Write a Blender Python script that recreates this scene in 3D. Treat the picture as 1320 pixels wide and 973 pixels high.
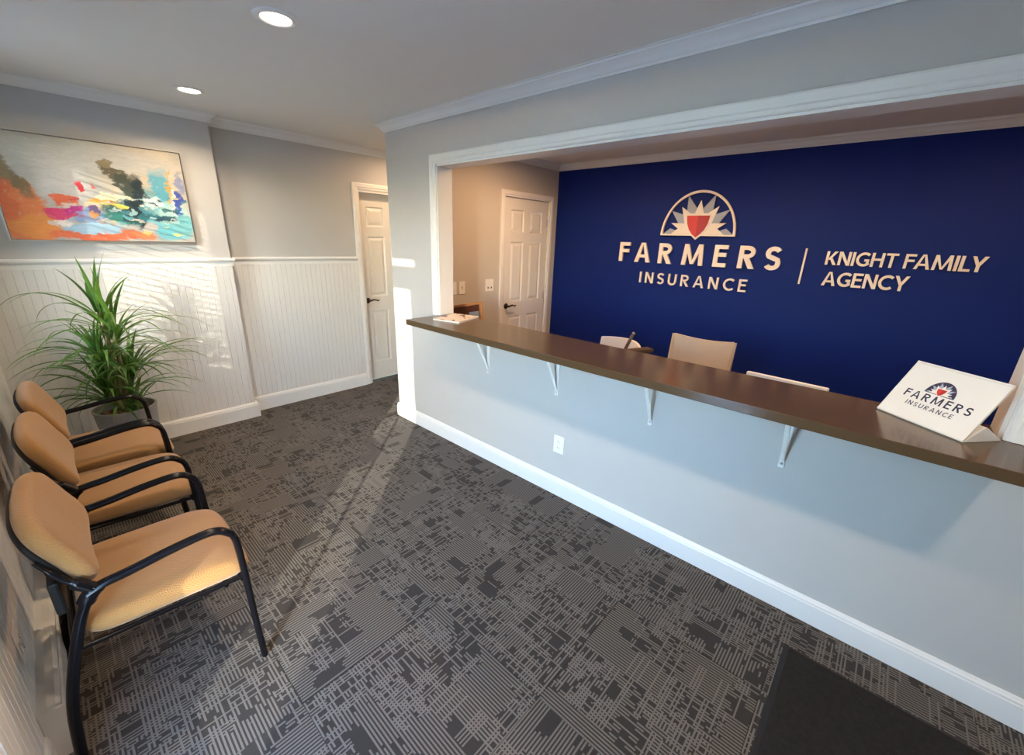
import bpy, bmesh, math, random
from mathutils import Vector, Matrix, Euler
random.seed(7)
for o in list(bpy.data.objects): bpy.data.objects.remove(o)
scene = bpy.context.scene
COL = scene.collection

# ------------------------------------------------------------------ camera
cam_d = bpy.data.cameras.new('camera'); cam = bpy.data.objects.new('camera', cam_d); COL.objects.link(cam)
YAW, PITCH, ROLL = .7271, .3177, .0344
_f = Vector((-math.sin(YAW)*math.cos(PITCH), math.cos(YAW)*math.cos(PITCH), -math.sin(PITCH)))
_r = Vector((math.cos(YAW), math.sin(YAW), 0)); _u = _r.cross(_f)
_r, _u = math.cos(ROLL)*_r+math.sin(ROLL)*_u, -math.sin(ROLL)*_r+math.cos(ROLL)*_u
M = Matrix((_r, _u, -_f)).transposed().to_4x4(); M.translation = (3.2411, -2.0441, 1.622)
cam.matrix_world = M
cam_d.sensor_width = 36; cam_d.lens = 36*536.62/1320; cam_d.clip_start = .02
scene.camera = cam

# ------------------------------------------------------------------ sky, sun, exposure
SUN_DIR = Vector((-.69, .72, -.252)).normalized()
world = bpy.data.worlds.new('world'); scene.world = world; world.use_nodes = True
wn = world.node_tree.nodes; wl = world.node_tree.links
sky = wn.new('ShaderNodeTexSky'); sky.sky_type = 'NISHITA'; sky.sun_disc = False
sky.sun_elevation = math.radians(14.2); sky.dust_density = .2; sky.ozone_density = 3.2; sky.sun_rotation = math.atan2(.69, -.72)
wl.new(sky.outputs[0], wn['Background'].inputs[0]); wn['Background'].inputs[1].default_value = 6.3
sun_d = bpy.data.lights.new('sun', 'SUN'); sun = bpy.data.objects.new('sun', sun_d); COL.objects.link(sun)
sun_d.energy = 6.6; sun_d.angle = math.radians(.22); sun_d.color = (1, .90, .76)
sun.rotation_euler = SUN_DIR.to_track_quat('-Z', 'Y').to_euler(); sun.location = (6, -8, 6)
scene.view_settings.view_transform = 'Standard'; scene.view_settings.look = 'None'
scene.view_settings.gamma = 1; scene.view_settings.use_curve_mapping = False
scene.view_settings.exposure = 0.36
LAMP_W = 10.5            # watts of one recessed lamp
LAMP_COL = (1, .75, .50)

# ------------------------------------------------------------------ material helpers
class NT:
    def __init__(s, name):
        s.m = bpy.data.materials.new(name); s.m.use_nodes = True
        s.n = s.m.node_tree.nodes; s.l = s.m.node_tree.links; s.b = s.n['Principled BSDF']
    def node(s, t, **kw):
        x = s.n.new(t)
        for k, v in kw.items(): setattr(x, k, v)
        return x
    def put(s, sock, v):
        if hasattr(v, 'is_output') or isinstance(v, bpy.types.NodeSocket): s.l.new(v, sock)
        else:
            if sock.type == 'RGBA' and len(v) == 3: v = (*v, 1)
            sock.default_value = v
    def math(s, op, a, b=0., c=0., clamp=False):
        x = s.node('ShaderNodeMath', operation=op, use_clamp=clamp)
        s.put(x.inputs[0], a); s.put(x.inputs[1], b); s.put(x.inputs[2], c); return x.outputs[0]
    def mix(s, f, a, b):
        x = s.node('ShaderNodeMix', data_type='RGBA'); s.put(x.inputs[0], f); s.put(x.inputs[6], a); s.put(x.inputs[7], b); return x.outputs[2]
    def coord(s, w='Object'): return s.node('ShaderNodeTexCoord').outputs[w]
    def sep(s, v):
        x = s.node('ShaderNodeSeparateXYZ'); s.put(x.inputs[0], v); return x.outputs
    def comb(s, a, b, c=0.):
        x = s.node('ShaderNodeCombineXYZ'); s.put(x.inputs[0], a); s.put(x.inputs[1], b); s.put(x.inputs[2], c); return x.outputs[0]
    def noise(s, v, scale, detail=2., out=0):
        x = s.node('ShaderNodeTexNoise'); s.put(x.inputs['Vector'], v); x.inputs['Scale'].default_value = scale; x.inputs['Detail'].default_value = detail; return x.outputs[out]
    def white(s, v):
        x = s.node('ShaderNodeTexWhiteNoise', noise_dimensions='3D'); s.put(x.inputs['Vector'], v); return x.outputs['Value']
    def bump(s, h, strength=.2, dist=.002):
        x = s.node('ShaderNodeBump'); x.inputs['Strength'].default_value = strength; x.inputs['Distance'].default_value = dist
        s.put(x.inputs['Height'], h); s.l.new(x.outputs[0], s.b.inputs['Normal'])
def plain(name, col, rough=.5, metal=0., var=.06, nscale=8., bump=0., bscale=200., spec=.5, coat=0.):
    t = NT(name); c = t.coord('Object')
    lo = tuple(max(0, x*(1-var)) for x in col); hi = tuple(min(1, x*(1+var)) for x in col)
    t.put(t.b.inputs['Base Color'], t.mix(t.noise(c, nscale, 3), lo, hi))
    t.b.inputs['Roughness'].default_value = rough; t.b.inputs['Metallic'].default_value = metal
    t.b.inputs['Specular IOR Level'].default_value = spec; t.b.inputs['Coat Weight'].default_value = coat
    if bump: t.bump(t.noise(c, bscale, 2), bump, .002)
    return t.m
MT = {}
MT['wall'] = plain('wall_grey_paint', (.465, .468, .465), .6, var=.02, bump=.05, bscale=300)
MT['rwall'] = plain('reception_grey_paint', (.50, .47, .42), .6, var=.02, bump=.05, bscale=300)
MT['ceil'] = plain('ceiling_paint', (.78, .765, .725), .85, var=.02, bump=.04, bscale=350)
MT['white'] = plain('white_trim_paint', (.76, .76, .745), .38, var=.015)
MT['bead'] = plain('beadboard_paint', (.70, .70, .685), .45, var=.02)
MT['doorpaint'] = plain('door_paint', (.72, .71, .68), .4, var=.02)
MT['blue'] = plain('navy_wall_paint', (.003, .0165, .15), .6, var=.04, bump=.05, bscale=300, spec=.18)
MT['cream'] = plain('cream_letter_acrylic', (.80, .74, .66), .45, var=.02)
MT['paleblue'] = plain('pale_blue_acrylic', (.33, .38, .47), .45, var=.02)
MT['red'] = plain('red_acrylic', (.60, .035, .03), .4, var=.03)
MT['darkred'] = plain('dark_red_acrylic', (.40, .02, .022), .4, var=.03)
MT['navyprint'] = plain('navy_print', (.012, .018, .06), .5, var=.03)
MT['black'] = plain('black_plastic', (.0035, .0035, .005), .22, var=.1, spec=.2)
MT['blackmatte'] = plain('black_matte_plastic', (.008, .008, .008), .6, var=.1, spec=.25)
MT['bronze'] = plain('dark_bronze', (.05, .04, .033), .3, .9, var=.1)
MT['rod'] = plain('satin_bronze', (.24, .19, .14), .35, .7, var=.1)
MT['steel'] = plain('brushed_steel', (.55, .54, .52), .3, .9, var=.05)
MT['plate'] = plain('white_plastic_plate', (.78, .78, .75), .35, var=.01)
MT['slot'] = plain('dark_slot', (.03, .03, .03), .6)
MT['heater'] = plain('heater_enamel', (.62, .60, .56), .4, var=.06, nscale=5)
MT['potgrey'] = plain('grey_pot_glaze', (.30, .30, .29), .55, var=.12, nscale=14, bump=.1, bscale=60)
MT['terra'] = plain('terracotta', (.42, .16, .085), .75, var=.12, nscale=14)
MT['soil'] = plain('potting_soil', (.045, .03, .02), .95, var=.5, nscale=40, bump=.6, bscale=80)
MT['chip'] = plain('wood_chip', (.30, .17, .08), .85, var=.3, nscale=30)
MT['mat'] = plain('mat_pile', (.017, .016, .015), .95, var=.45, nscale=60, bump=.7, bscale=260, spec=.2)
MT['rubber'] = plain('mat_rubber', (.008, .008, .009), .6, var=.1)
MT['leather'] = plain('tan_leather', (.50, .38, .25), .5, var=.08, nscale=12, bump=.15, bscale=150)
MT['shell'] = plain('white_chair_shell', (.72, .68, .62), .35, var=.02)
MT['darkbrown'] = plain('dark_brown_pad', (.045, .03, .022), .6)
MT['screen'] = plain('screen_black', (.01, .01, .012), .15)
MT['whiteplastic'] = plain('white_plastic', (.76, .74, .70), .3, var=.01)
MT['wood'] = plain('honey_wood', (.42, .20, .07), .45, var=.25, nscale=10)
MT['darkwood'] = plain('mahogany_panel', (.10, .025, .012), .4, var=.3, nscale=9)
MT['deskwood'] = plain('desk_laminate', (.12, .075, .045), .5, var=.15, nscale=6)
MT['paper'] = plain('paper_edges', (.70, .66, .62), .6, var=.04)
MT['pave'] = plain('pavement', (.40, .39, .37), .9, var=.15, nscale=3)
MT['subfloor'] = plain('subfloor', (.012, .012, .012), .95)
MT['blind'] = plain('blind_slat', (.72, .71, .68), .5, var=.02)
MT['stem'] = plain('plant_stem', (.16, .15, .06), .7, var=.3, nscale=20)

def m_counter():
    t = NT('brown_quartz'); c = t.coord('Object')
    a = t.noise(c, 260, 2); b = t.noise(c, 3, 3)
    k = t.mix(a, (.058, .036, .018), (.092, .060, .032)); k = t.mix(t.math('MULTIPLY', b, .5), k, (.075, .045, .022))
    t.put(t.b.inputs['Base Color'], k); t.b.inputs['Roughness'].default_value = .17; t.b.inputs['Specular IOR Level'].default_value = .42
    return t.m
MT['counter'] = m_counter()

def m_fabric():
    t = NT('tan_fabric'); c = t.coord('Object'); x, y, z = t.sep(c)
    n = t.noise(c, 9, 3)
    wv = t.math('SINE', t.math('MULTIPLY', t.math('ADD', t.math('ADD', y, z), t.math('MULTIPLY', t.noise(c, 6), .05)), 900.))
    wx = t.math('SINE', t.math('MULTIPLY', t.math('ADD', x, t.math('MULTIPLY', t.noise(c, 7), .04)), 900.))
    w = t.math('MULTIPLY', wv, wx)
    k = t.mix(n, (.275, .136, .037), (.325, .168, .048))
    k = t.mix(t.math('MULTIPLY_ADD', w, .2, .2, clamp=True), k, (.20, .092, .026))
    t.put(t.b.inputs['Base Color'], k); t.b.inputs['Roughness'].default_value = .8
    t.b.inputs['Sheen Weight'].default_value = .25; t.bump(w, .35, .0015); return t.m
MT['fabric'] = m_fabric()

def m_leaf():
    t = NT('strap_leaf'); oi = t.node('ShaderNodeObjectInfo').outputs['Random']; c = t.coord('UV'); u, v, _ = t.sep(c)
    k = t.mix(oi, (.022, .075, .018), (.085, .19, .035))
    edge = t.math('GREATER_THAN', t.math('ABSOLUTE', t.math('SUBTRACT', v, .5)), .36)
    k = t.mix(t.math('MULTIPLY', edge, .45), k, (.20, .30, .09))
    t.put(t.b.inputs['Base Color'], k); t.b.inputs['Roughness'].default_value = .38
    t.b.inputs['Transmission Weight'].default_value = 0.
    tr = t.node('ShaderNodeBsdfTranslucent'); t.put(tr.inputs[0], t.mix(oi, (.08, .24, .02), (.26, .50, .06)))
    mx = t.node('ShaderNodeMixShader'); mx.inputs[0].default_value = .32
    t.l.new(t.b.outputs[0], mx.inputs[1]); t.l.new(tr.outputs[0], mx.inputs[2])
    t.l.new(mx.outputs[0], t.n['Material Output'].inputs[0]); return t.m
MT['leaf'] = m_leaf()

def m_glass():
    t = NT('window_glass'); g = t.node('ShaderNodeBsdfGlossy'); g.inputs['Roughness'].default_value = .02
    tr = t.node('ShaderNodeBsdfTransparent'); tr.inputs[0].default_value = (.95, .97, .97, 1)
    mx = t.node('ShaderNodeMixShader'); mx.inputs[0].default_value = .05; t.l.new(tr.outputs[0], mx.inputs[1]); t.l.new(g.outputs[0], mx.inputs[2])
    t.l.new(mx.outputs[0], t.n['Material Output'].inputs[0]); return t.m
MT['glass'] = m_glass()
def m_sun_filter():  # partly transparent sheet, added only to weaken sunlight through the street window
    t = NT('added_sun_filter'); d = t.node('ShaderNodeBsdfDiffuse'); d.inputs[0].default_value = (.05, .05, .05, 1); tr = t.node('ShaderNodeBsdfTransparent')
    mx = t.node('ShaderNodeMixShader'); mx.inputs[0].default_value = .64; t.l.new(tr.outputs[0], mx.inputs[1]); t.l.new(d.outputs[0], mx.inputs[2])
    t.l.new(mx.outputs[0], t.n['Material Output'].inputs[0]); return t.m
MT['sunfilter'] = m_sun_filter()

def m_lens():
    t = NT('lit_lamp_lens'); t.b.inputs['Base Color'].default_value = (.9, .85, .75, 1)
    t.b.inputs['Emission Color'].default_value = (1, .86, .66, 1); t.b.inputs['Emission Strength'].default_value = 14.
    return t.m
MT['lens'] = m_lens()

def m_carpet():
    """woven stripe carpet tile: fine light lines, broken into dashes and dark blocks"""
    t = NT('striped_carpet'); c = t.coord('Object'); x, y, z = t.sep(c)
    rnd = t.math('MULTIPLY', t.node('ShaderNodeObjectInfo').outputs['Random'], 91.)
    P = .0122
    def lines(a, b, seed):
        ia = t.math('FLOOR', t.math('DIVIDE', a, P)); fa = t.math('FRACT', t.math('DIVIDE', t.math('ADD', a, 5*P), P))
        ln = t.math('LESS_THAN', fa, .52)
        # dashes along the line
        q = t.math('ADD', t.math('DIVIDE', b, .030), t.math('MULTIPLY', t.white(t.comb(ia, seed, rnd)), .35))
        dash = t.math('GREATER_THAN', t.white(t.comb(ia, t.math('FLOOR', q), t.math('ADD', rnd, seed))), .33)
        # large dark blocks with ragged ends
        ra = t.math('FLOOR', t.math('DIVIDE', a, .0488)); 
        qb = t.math('ADD', t.math('DIVIDE', b, .115), t.math('MULTIPLY', t.white(t.comb(ia, t.math('ADD', rnd, 3.3), seed)), .22))
        blk = t.math('GREATER_THAN', t.white(t.comb(ra, t.math('FLOOR', qb), t.math('ADD', rnd, seed+7.7))), .10)
        return t.math('MULTIPLY', ln, t.math('MULTIPLY', blk, dash)), t.math('MULTIPLY', ln, blk)
    l1, f1 = lines(x, y, 1.3)
    l2, f2 = lines(y, x, 4.9)
    # zones: long lines / dashes / crossing lines
    wob = t.white(t.comb(t.math('FLOOR', t.math('DIVIDE', x, P)), 2.2, rnd))
    zx = t.math('FLOOR', t.math('DIVIDE', x, .122)); zy = t.math('FLOOR', t.math('ADD', t.math('DIVIDE', y, .19), t.math('MULTIPLY', wob, .3)))
    zr = t.white(t.comb(zx, zy, t.math('ADD', rnd, 12.)))
    isfull = t.math('LESS_THAN', zr, .24); iscross = t.math('GREATER_THAN', zr, .62)
    line = t.math('MAXIMUM', t.math('MULTIPLY', f1, isfull), t.math('MULTIPLY', l1, t.math('SUBTRACT', 1., isfull)))
    # cross lines, sparse (every third thread)
    iy = t.math('FLOOR', t.math('DIVIDE', y, P)); fy = t.math('FRACT', t.math('DIVIDE', t.math('ADD', y, 5*P), P))
    cr = t.math('MULTIPLY', t.math('LESS_THAN', fy, .45), t.math('GREATER_THAN', t.white(t.comb(iy, zx, t.math('ADD', rnd, 31.))), .62))
    line = t.math('MAXIMUM', line, t.math('MULTIPLY', cr, t.math('GREATER_THAN', zr, .20)))
    line = t.math('MAXIMUM', line, t.math('MULTIPLY', l2, t.math('GREATER_THAN', zr, .80)))
    fine = t.noise(c, 900, 1); big = t.noise(c, 4, 2)
    dark = t.mix(fine, (.021, .0185, .0165), (.040, .0355, .0315))
    light = t.mix(fine, (.098, .088, .077), (.165, .15, .132))
    light = t.mix(t.math('MULTIPLY', big, .5), light, (.12, .108, .095))
    t.put(t.b.inputs['Base Color'], t.mix(line, dark, light)); t.b.inputs['Roughness'].default_value = .95
    t.b.inputs['Specular IOR Level'].default_value = .15; t.b.inputs['Sheen Weight'].default_value = .1
    t.bump(t.math('ADD', line, t.math('MULTIPLY', fine, .6)), .4, .002); return t.m
MT['carpet'] = m_carpet()

def m_painting():
    """abstract canvas in local metres: x 0..W right, y 0..H up; ragged paint patches laid over a pale ground"""
    t = NT('abstract_canvas'); c = t.coord('UV'); n = t.node('ShaderNodeTexNoise'); t.put(n.inputs['Vector'], c)
    n.inputs['Scale'].default_value = 7; n.inputs['Detail'].default_value = 6; n.inputs['Roughness'].default_value = .65
    sub = t.node('ShaderNodeVectorMath', operation='SUBTRACT'); t.l.new(n.outputs['Color'], sub.inputs[0]); sub.inputs[1].default_value = (.5, .5, .5)
    sc = t.node('ShaderNodeVectorMath', operation='MULTIPLY'); t.l.new(sub.outputs[0], sc.inputs[0]); sc.inputs[1].default_value = (.20, .20, 0)
    ad = t.node('ShaderNodeVectorMath', operation='ADD'); t.put(ad.inputs[0], c); t.l.new(sc.outputs[0], ad.inputs[1])
    u, v, _ = t.sep(ad.outputs[0])
    mp = t.node('ShaderNodeVectorMath', operation='MULTIPLY'); t.put(mp.inputs[0], ad.outputs[0]); mp.inputs[1].default_value = (6, 22, 1)
    dab = t.noise(mp.outputs[0], 1.6, 5)
    mp2 = t.node('ShaderNodeVectorMath', operation='MULTIPLY'); t.put(mp2.inputs[0], c); mp2.inputs[1].default_value = (26, 11, 1)
    dry = t.math('MULTIPLY_ADD', t.noise(mp2.outputs[0], 1.3, 6), 4.5, -.9, clamp=True)
    k = t.mix(t.noise(c, 4, 4), (.33, .33, .31), (.46, .455, .425))
    # u, v centre; half sizes; angle degrees; softness; colour
    B = [(.78,.70,.24,.34,0,.6,(.52,.45,.34)),(.45,.83,.5,.14,0,.5,(.47,.47,.45)),(.32,.62,.12,.22,5,.6,(.50,.49,.48)),
     (.08,.26,.15,.34,8,.18,(.62,.17,.045)),(.14,.13,.13,.12,0,.25,(.66,.24,.05)),(.02,.40,.05,.22,6,.2,(.58,.13,.04)),(.09,.56,.05,.16,20,.35,(.17,.125,.06)),(.05,.66,.035,.12,0,.4,(.22,.17,.09)),
     (.47,.055,.30,.055,0,.2,(.64,.13,.05)),(.30,.40,.06,.055,0,.2,(.60,.11,.035)),(.26,.27,.09,.065,0,.14,(.55,.03,.13)),(.33,.30,.045,.05,0,.2,(.40,.02,.20)),
     (.42,.24,.085,.07,0,.18,(.20,.29,.48)),(.40,.125,.17,.045,0,.16,(.30,.48,.62)),(.26,.18,.05,.035,0,.2,(.72,.66,.62)),(.46,.36,.07,.04,0,.2,(.70,.55,.40)),(.49,.42,.08,.03,-4,.15,(.72,.36,.05)),(.44,.30,.03,.06,0,.2,(.12,.07,.18)),
     (.38,.56,.022,.05,20,.15,(.55,.03,.05)),(.47,.545,.012,.035,10,.15,(.60,.10,.12)),
     (.74,.36,.16,.22,0,.45,(.13,.33,.36)),(.84,.55,.06,.24,0,.3,(.09,.35,.46)),(.90,.30,.10,.16,0,.35,(.35,.55,.52)),(.86,.12,.14,.10,0,.3,(.12,.42,.50)),
     (.60,.34,.12,.09,0,.25,(.02,.10,.09)),(.60,.24,.13,.06,0,.25,(.03,.20,.17)),(.66,.45,.05,.26,-8,.18,(.012,.035,.045)),(.69,.40,.035,.28,-4,.2,(.008,.022,.03)),(.59,.72,.10,.05,-55,.18,(.10,.085,.045)),(.56,.80,.045,.04,-40,.2,(.22,.17,.09)),(.63,.60,.05,.11,15,.2,(.045,.06,.045)),
     (.56,.46,.10,.025,0,.2,(.60,.62,.45)),(.55,.385,.07,.02,-5,.2,(.68,.60,.12)),(.75,.28,.09,.05,0,.2,(.02,.13,.16)),(.82,.27,.08,.035,8,.2,(.015,.06,.09)),(.93,.42,.035,.14,0,.2,(.03,.07,.35)),(.89,.62,.008,.20,-3,.2,(.62,.33,.07)),(.905,.44,.01,.14,0,.2,(.75,.70,.60)),
     (.78,.44,.06,.06,30,.25,(.50,.62,.60)),(.73,.13,.05,.10,0,.35,(.45,.42,.40)),(.90,.09,.05,.03,10,.2,(.58,.62,.16)),(.97,.66,.03,.12,0,.3,(.22,.25,.40)),(.70,.06,.08,.04,0,.3,(.55,.20,.08)),(.95,.20,.06,.14,0,.3,(.16,.42,.46))]
    for (cu, cv, a, b, ang, soft, col) in B:
        ca, sa = math.cos(math.radians(ang)), math.sin(math.radians(ang))
        du = t.math('SUBTRACT', u, cu); dv = t.math('SUBTRACT', v, cv)
        p = t.math('ADD', t.math('MULTIPLY', du, ca/a), t.math('MULTIPLY', dv, sa/a)); q = t.math('ADD', t.math('MULTIPLY', du, -sa/b), t.math('MULTIPLY', dv, ca/b))
        d = t.math('ADD', t.math('POWER', t.math('ABSOLUTE', p), 2.6), t.math('POWER', t.math('ABSOLUTE', q), 2.6))
        mr = t.node('ShaderNodeMapRange', interpolation_type='SMOOTHSTEP'); t.put(mr.inputs[0], d)
        mr.inputs[1].default_value = 1+soft*1.5; mr.inputs[2].default_value = max(.05, 1-soft*2.2); mr.inputs[3].default_value = 0; mr.inputs[4].default_value = .97
        k = t.mix(t.math('MULTIPLY', mr.outputs[0], dry), k, col)
    # small broken dabs across the busy band
    def dabs(k, scale, off, pal, ulo, uhi, amt):
        mp3 = t.node('ShaderNodeVectorMath', operation='MULTIPLY_ADD'); t.put(mp3.inputs[0], ad.outputs[0]); mp3.inputs[1].default_value = scale; mp3.inputs[2].default_value = off
        vo = t.node('ShaderNodeTexVoronoi'); t.l.new(mp3.outputs[0], vo.inputs['Vector']); vo.inputs['Scale'].default_value = 1
        sx_ = t.sep(vo.outputs['Color'])
        rp = t.node('ShaderNodeValToRGB'); rp.color_ramp.interpolation = 'CONSTANT'; t.put(rp.inputs[0], sx_[0])
        while len(rp.color_ramp.elements) < len(pal): rp.color_ramp.elements.new(.5)
        for i, (el, c_) in enumerate(zip(rp.color_ramp.elements, pal)): el.position = i/len(pal); el.color = (*c_, 1)
        band = t.math('SUBTRACT', 1., t.math('MULTIPLY', t.math('ABSOLUTE', t.math('SUBTRACT', v, .28)), 4.5), clamp=True)
        side = t.math('MULTIPLY', t.math('GREATER_THAN', u, ulo), t.math('LESS_THAN', u, uhi))
        on = t.math('LESS_THAN', sx_[1], t.math('MULTIPLY', band, amt))
        core = t.math('LESS_THAN', vo.outputs['Distance'], .48)
        return t.mix(t.math('MULTIPLY', t.math('MULTIPLY', on, core), t.math('MULTIPLY', side, .85)), k, rp.outputs[0])
    k = dabs(k, (16, 22, 1), (.3, .1, 0), [(.02, .12, .13), (.12, .38, .42), (.52, .52, .48), (.015, .035, .045), (.30, .48, .50), (.58, .48, .18), (.05, .20, .25), (.50, .52, .46)], .52, .98, .85)
    k = dabs(k, (13, 20, 1), (4.3, 2.1, 0), [(.60, .14, .04), (.55, .48, .42), (.30, .42, .55), (.50, .05, .12), (.60, .28, .07), (.55, .50, .46)], .17, .54, .5)
    mm = t.node('ShaderNodeMix', data_type='RGBA', blend_type='MULTIPLY'); mm.inputs[0].default_value = 1.; t.put(mm.inputs[6], k)
    gv = t.math('MULTIPLY_ADD', dab, .40, .72); t.put(mm.inputs[7], t.comb(gv, gv, gv)); k = mm.outputs[2]
    t.put(t.b.inputs['Base Color'], k); t.b.inputs['Roughness'].default_value = .5
    t.bump(dab, .12, .002); return t.m
MT['painting'] = m_painting()

def m_magazine():
    t = NT('magazine_cover'); c = t.coord('Object')
    vo = t.node('ShaderNodeTexVoronoi'); t.put(vo.inputs['Vector'], c); vo.inputs['Scale'].default_value = 17
    r = t.white(vo.outputs['Position'])
    k = t.mix(t.math('GREATER_THAN', r, .55), (.70, .62, .54), (.42, .20, .13)); k = t.mix(t.math('GREATER_THAN', r, .82), k, (.10, .05, .05))
    t.put(t.b.inputs['Base Color'], t.mix(t.math('LESS_THAN', t.noise(c, 11), .5), k, (.72, .64, .56))); t.b.inputs['Roughness'].default_value = .25; return t.m
MT['magazine'] = m_magazine()

# ------------------------------------------------------------------ geometry helpers
class MB:
    def __init__(s): s.v = []; s.f = []; s.uv = None
    def add(s, vs, fs):
        o = len(s.v); s.v += [tuple(v) for v in vs]; s.f += [tuple(o+i for i in f) for f in fs]; return s
    def box(s, x0, x1, y0, y1, z0, z1):
        return s.add([(x, y, z) for z in (z0, z1) for x, y in ((x0, y0), (x1, y0), (x1, y1), (x0, y1))],
                     [(3, 2, 1, 0), (4, 5, 6, 7), (0, 1, 5, 4), (1, 2, 6, 5), (2, 3, 7, 6), (3, 0, 4, 7)])
    def bbox(s, x0, x1, y0, y1, z0, z1, b=.004):
        """box with chamfered edges"""
        bm = bmesh.new(); bmesh.ops.create_cube(bm, size=1)
        for v in bm.verts: v.co = ((x0+x1)/2+v.co.x*(x1-x0), (y0+y1)/2+v.co.y*(y1-y0), (z0+z1)/2+v.co.z*(z1-z0))
        bmesh.ops.bevel(bm, geom=bm.edges[:], offset=b, segments=2, affect='EDGES', profile=.5)
        bm.verts.index_update(); s.add([v.co[:] for v in bm.verts], [[v.index for v in f.verts] for f in bm.faces]); bm.free(); return s
    def prism(s, pts, z0, z1):
        """convex or simple polygon (ccw) in xy, extruded in z"""
        n = len(pts)
        return s.add([(x, y, z0) for x, y in pts]+[(x, y, z1) for x, y in pts],
              [tuple(range(n-1, -1, -1)), tuple(range(n, 2*n))]+[(i, (i+1) % n, n+(i+1) % n, n+i) for i in range(n)])
    def tube(s, pts, ra, rb=None, n=10, cap=True, ref=(1, 0, 0)):
        """swept ellipse: ra along ref, rb across; radii may be lists"""
        P = [Vector(p) for p in pts]; N = len(P); rb = ra if rb is None else rb
        ra = ra if isinstance(ra, (list, tuple)) else [ra]*N; rb = rb if isinstance(rb, (list, tuple)) else [rb]*N
        vs = []; fs = []; ref = Vector(ref)
        for i in range(N):
            T = (P[min(i+1, N-1)]-P[max(i-1, 0)]).normalized(); A = (ref-T*ref.dot(T))
            if A.length < 1e-3: A = Vector((0, 1, 0))-T*T.y
            A.normalize(); B = T.cross(A)
            for k in range(n):
                a = 2*math.pi*k/n; vs.append(P[i]+A*math.cos(a)*ra[i]+B*math.sin(a)*rb[i])
        for i in range(N-1):
            for k in range(n): fs.append((i*n+k, i*n+(k+1) % n, (i+1)*n+(k+1) % n, (i+1)*n+k))
        if cap: fs += [tuple(range(n-1, -1, -1)), tuple((N-1)*n+k for k in range(n))]
        return s.add(vs, fs)
    def lathe(s, prof, n=32, c=(0, 0, 0), closed=False):
        vs = [(c[0]+r*math.cos(2*math.pi*k/n), c[1]+r*math.sin(2*math.pi*k/n), c[2]+z) for r, z in prof for k in range(n)]
        m = len(prof); fs = []
        for i in range(m if closed else m-1):
            j = (i+1) % m
            for k in range(n): fs.append((i*n+k, i*n+(k+1) % n, j*n+(k+1) % n, j*n+k))
        if not closed:
            if prof[0][0] > 0: fs.append(tuple(range(n-1, -1, -1)))
            if prof[-1][0] > 0: fs.append(tuple((m-1)*n+k for k in range(n)))
        return s.add(vs, fs)
    def sweep(s, path, prof, closed=False):
        """prof [(d, z)] ccw-ish ring; d measured to the left of the path"""
        P = [Vector(p) for p in path]; N = len(P); m = len(prof); vs = []; fs = []
        def nrm(a, b): d = (b-a).normalized(); return Vector((-d.y, d.x))
        for i in range(N):
            if closed or 0 < i < N-1:
                n1 = nrm(P[i-1], P[i]); n2 = nrm(P[i], P[(i+1) % N]); k = (n1+n2); k = k/(1+n1.dot(n2))
            else: k = nrm(P[0], P[1]) if i == 0 else nrm(P[-2], P[-1])
            for d, z in prof: vs.append((P[i].x+k.x*d, P[i].y+k.y*d, z))
        for i in range(N if closed else N-1):
            j = (i+1) % N
            for k in range(m): fs.append((i*m+k, j*m+k, j*m+(k+1) % m, i*m+(k+1) % m))
        if not closed: fs += [tuple(range(m)), tuple((N-1)*m+k for k in range(m-1, -1, -1))]
        return s.add(vs, fs)
    def xf(s, M_):
        s.v = [tuple(M_ @ Vector(v)) for v in s.v]; return s
    def mesh(s, name, mat, smooth=False):
        me = bpy.data.meshes.new(name); me.from_pydata(s.v, [], s.f)
        bm = bmesh.new(); bm.from_mesh(me); bmesh.ops.recalc_face_normals(bm, faces=bm.faces); bm.to_mesh(me); bm.free()
        me.materials.append(MT[mat] if isinstance(mat, str) else mat)
        if smooth:
            me.polygons.foreach_set('use_smooth', [True]*len(me.polygons))
            me.set_sharp_from_angle(angle=math.radians(smooth if smooth is not True else 40))
        return me
    def obj(s, name, mat, parent=None, smooth=False, loc=None):
        return link(name, s.mesh(name, mat, smooth), parent, loc)
def link(name, data, parent=None, loc=None):
    o = bpy.data.objects.new(name, data); COL.objects.link(o)
    if parent: o.parent = parent
    if loc: o.location = loc
    return o
def tag(o, label, cat, group=None):
    o['label'] = label; o['category'] = cat
    if group: o['group'] = group
    return o
def thing(name, label, cat, loc=(0, 0, 0), rz=0, group=None):
    o = link(name, None, None, loc); o.rotation_euler = (0, 0, rz); o.empty_display_size = .1
    return tag(o, label, cat, group)
def struct(o, label=None):
    o['kind'] = 'structure'
    if label: o['label'] = label
    return o

# ------------------------------------------------------------------ the room
XH, XA, YA = -1.003, -.87, -.962     # hall wall, picture wall, where they step
YL, YB, XR, XE = -2.345, 2.19, .09, 4.7
H = 2.447
OX0, OX1, OZ0, OZ1, WT = .635, 3.62, 1.003, 2.115, .135
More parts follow.
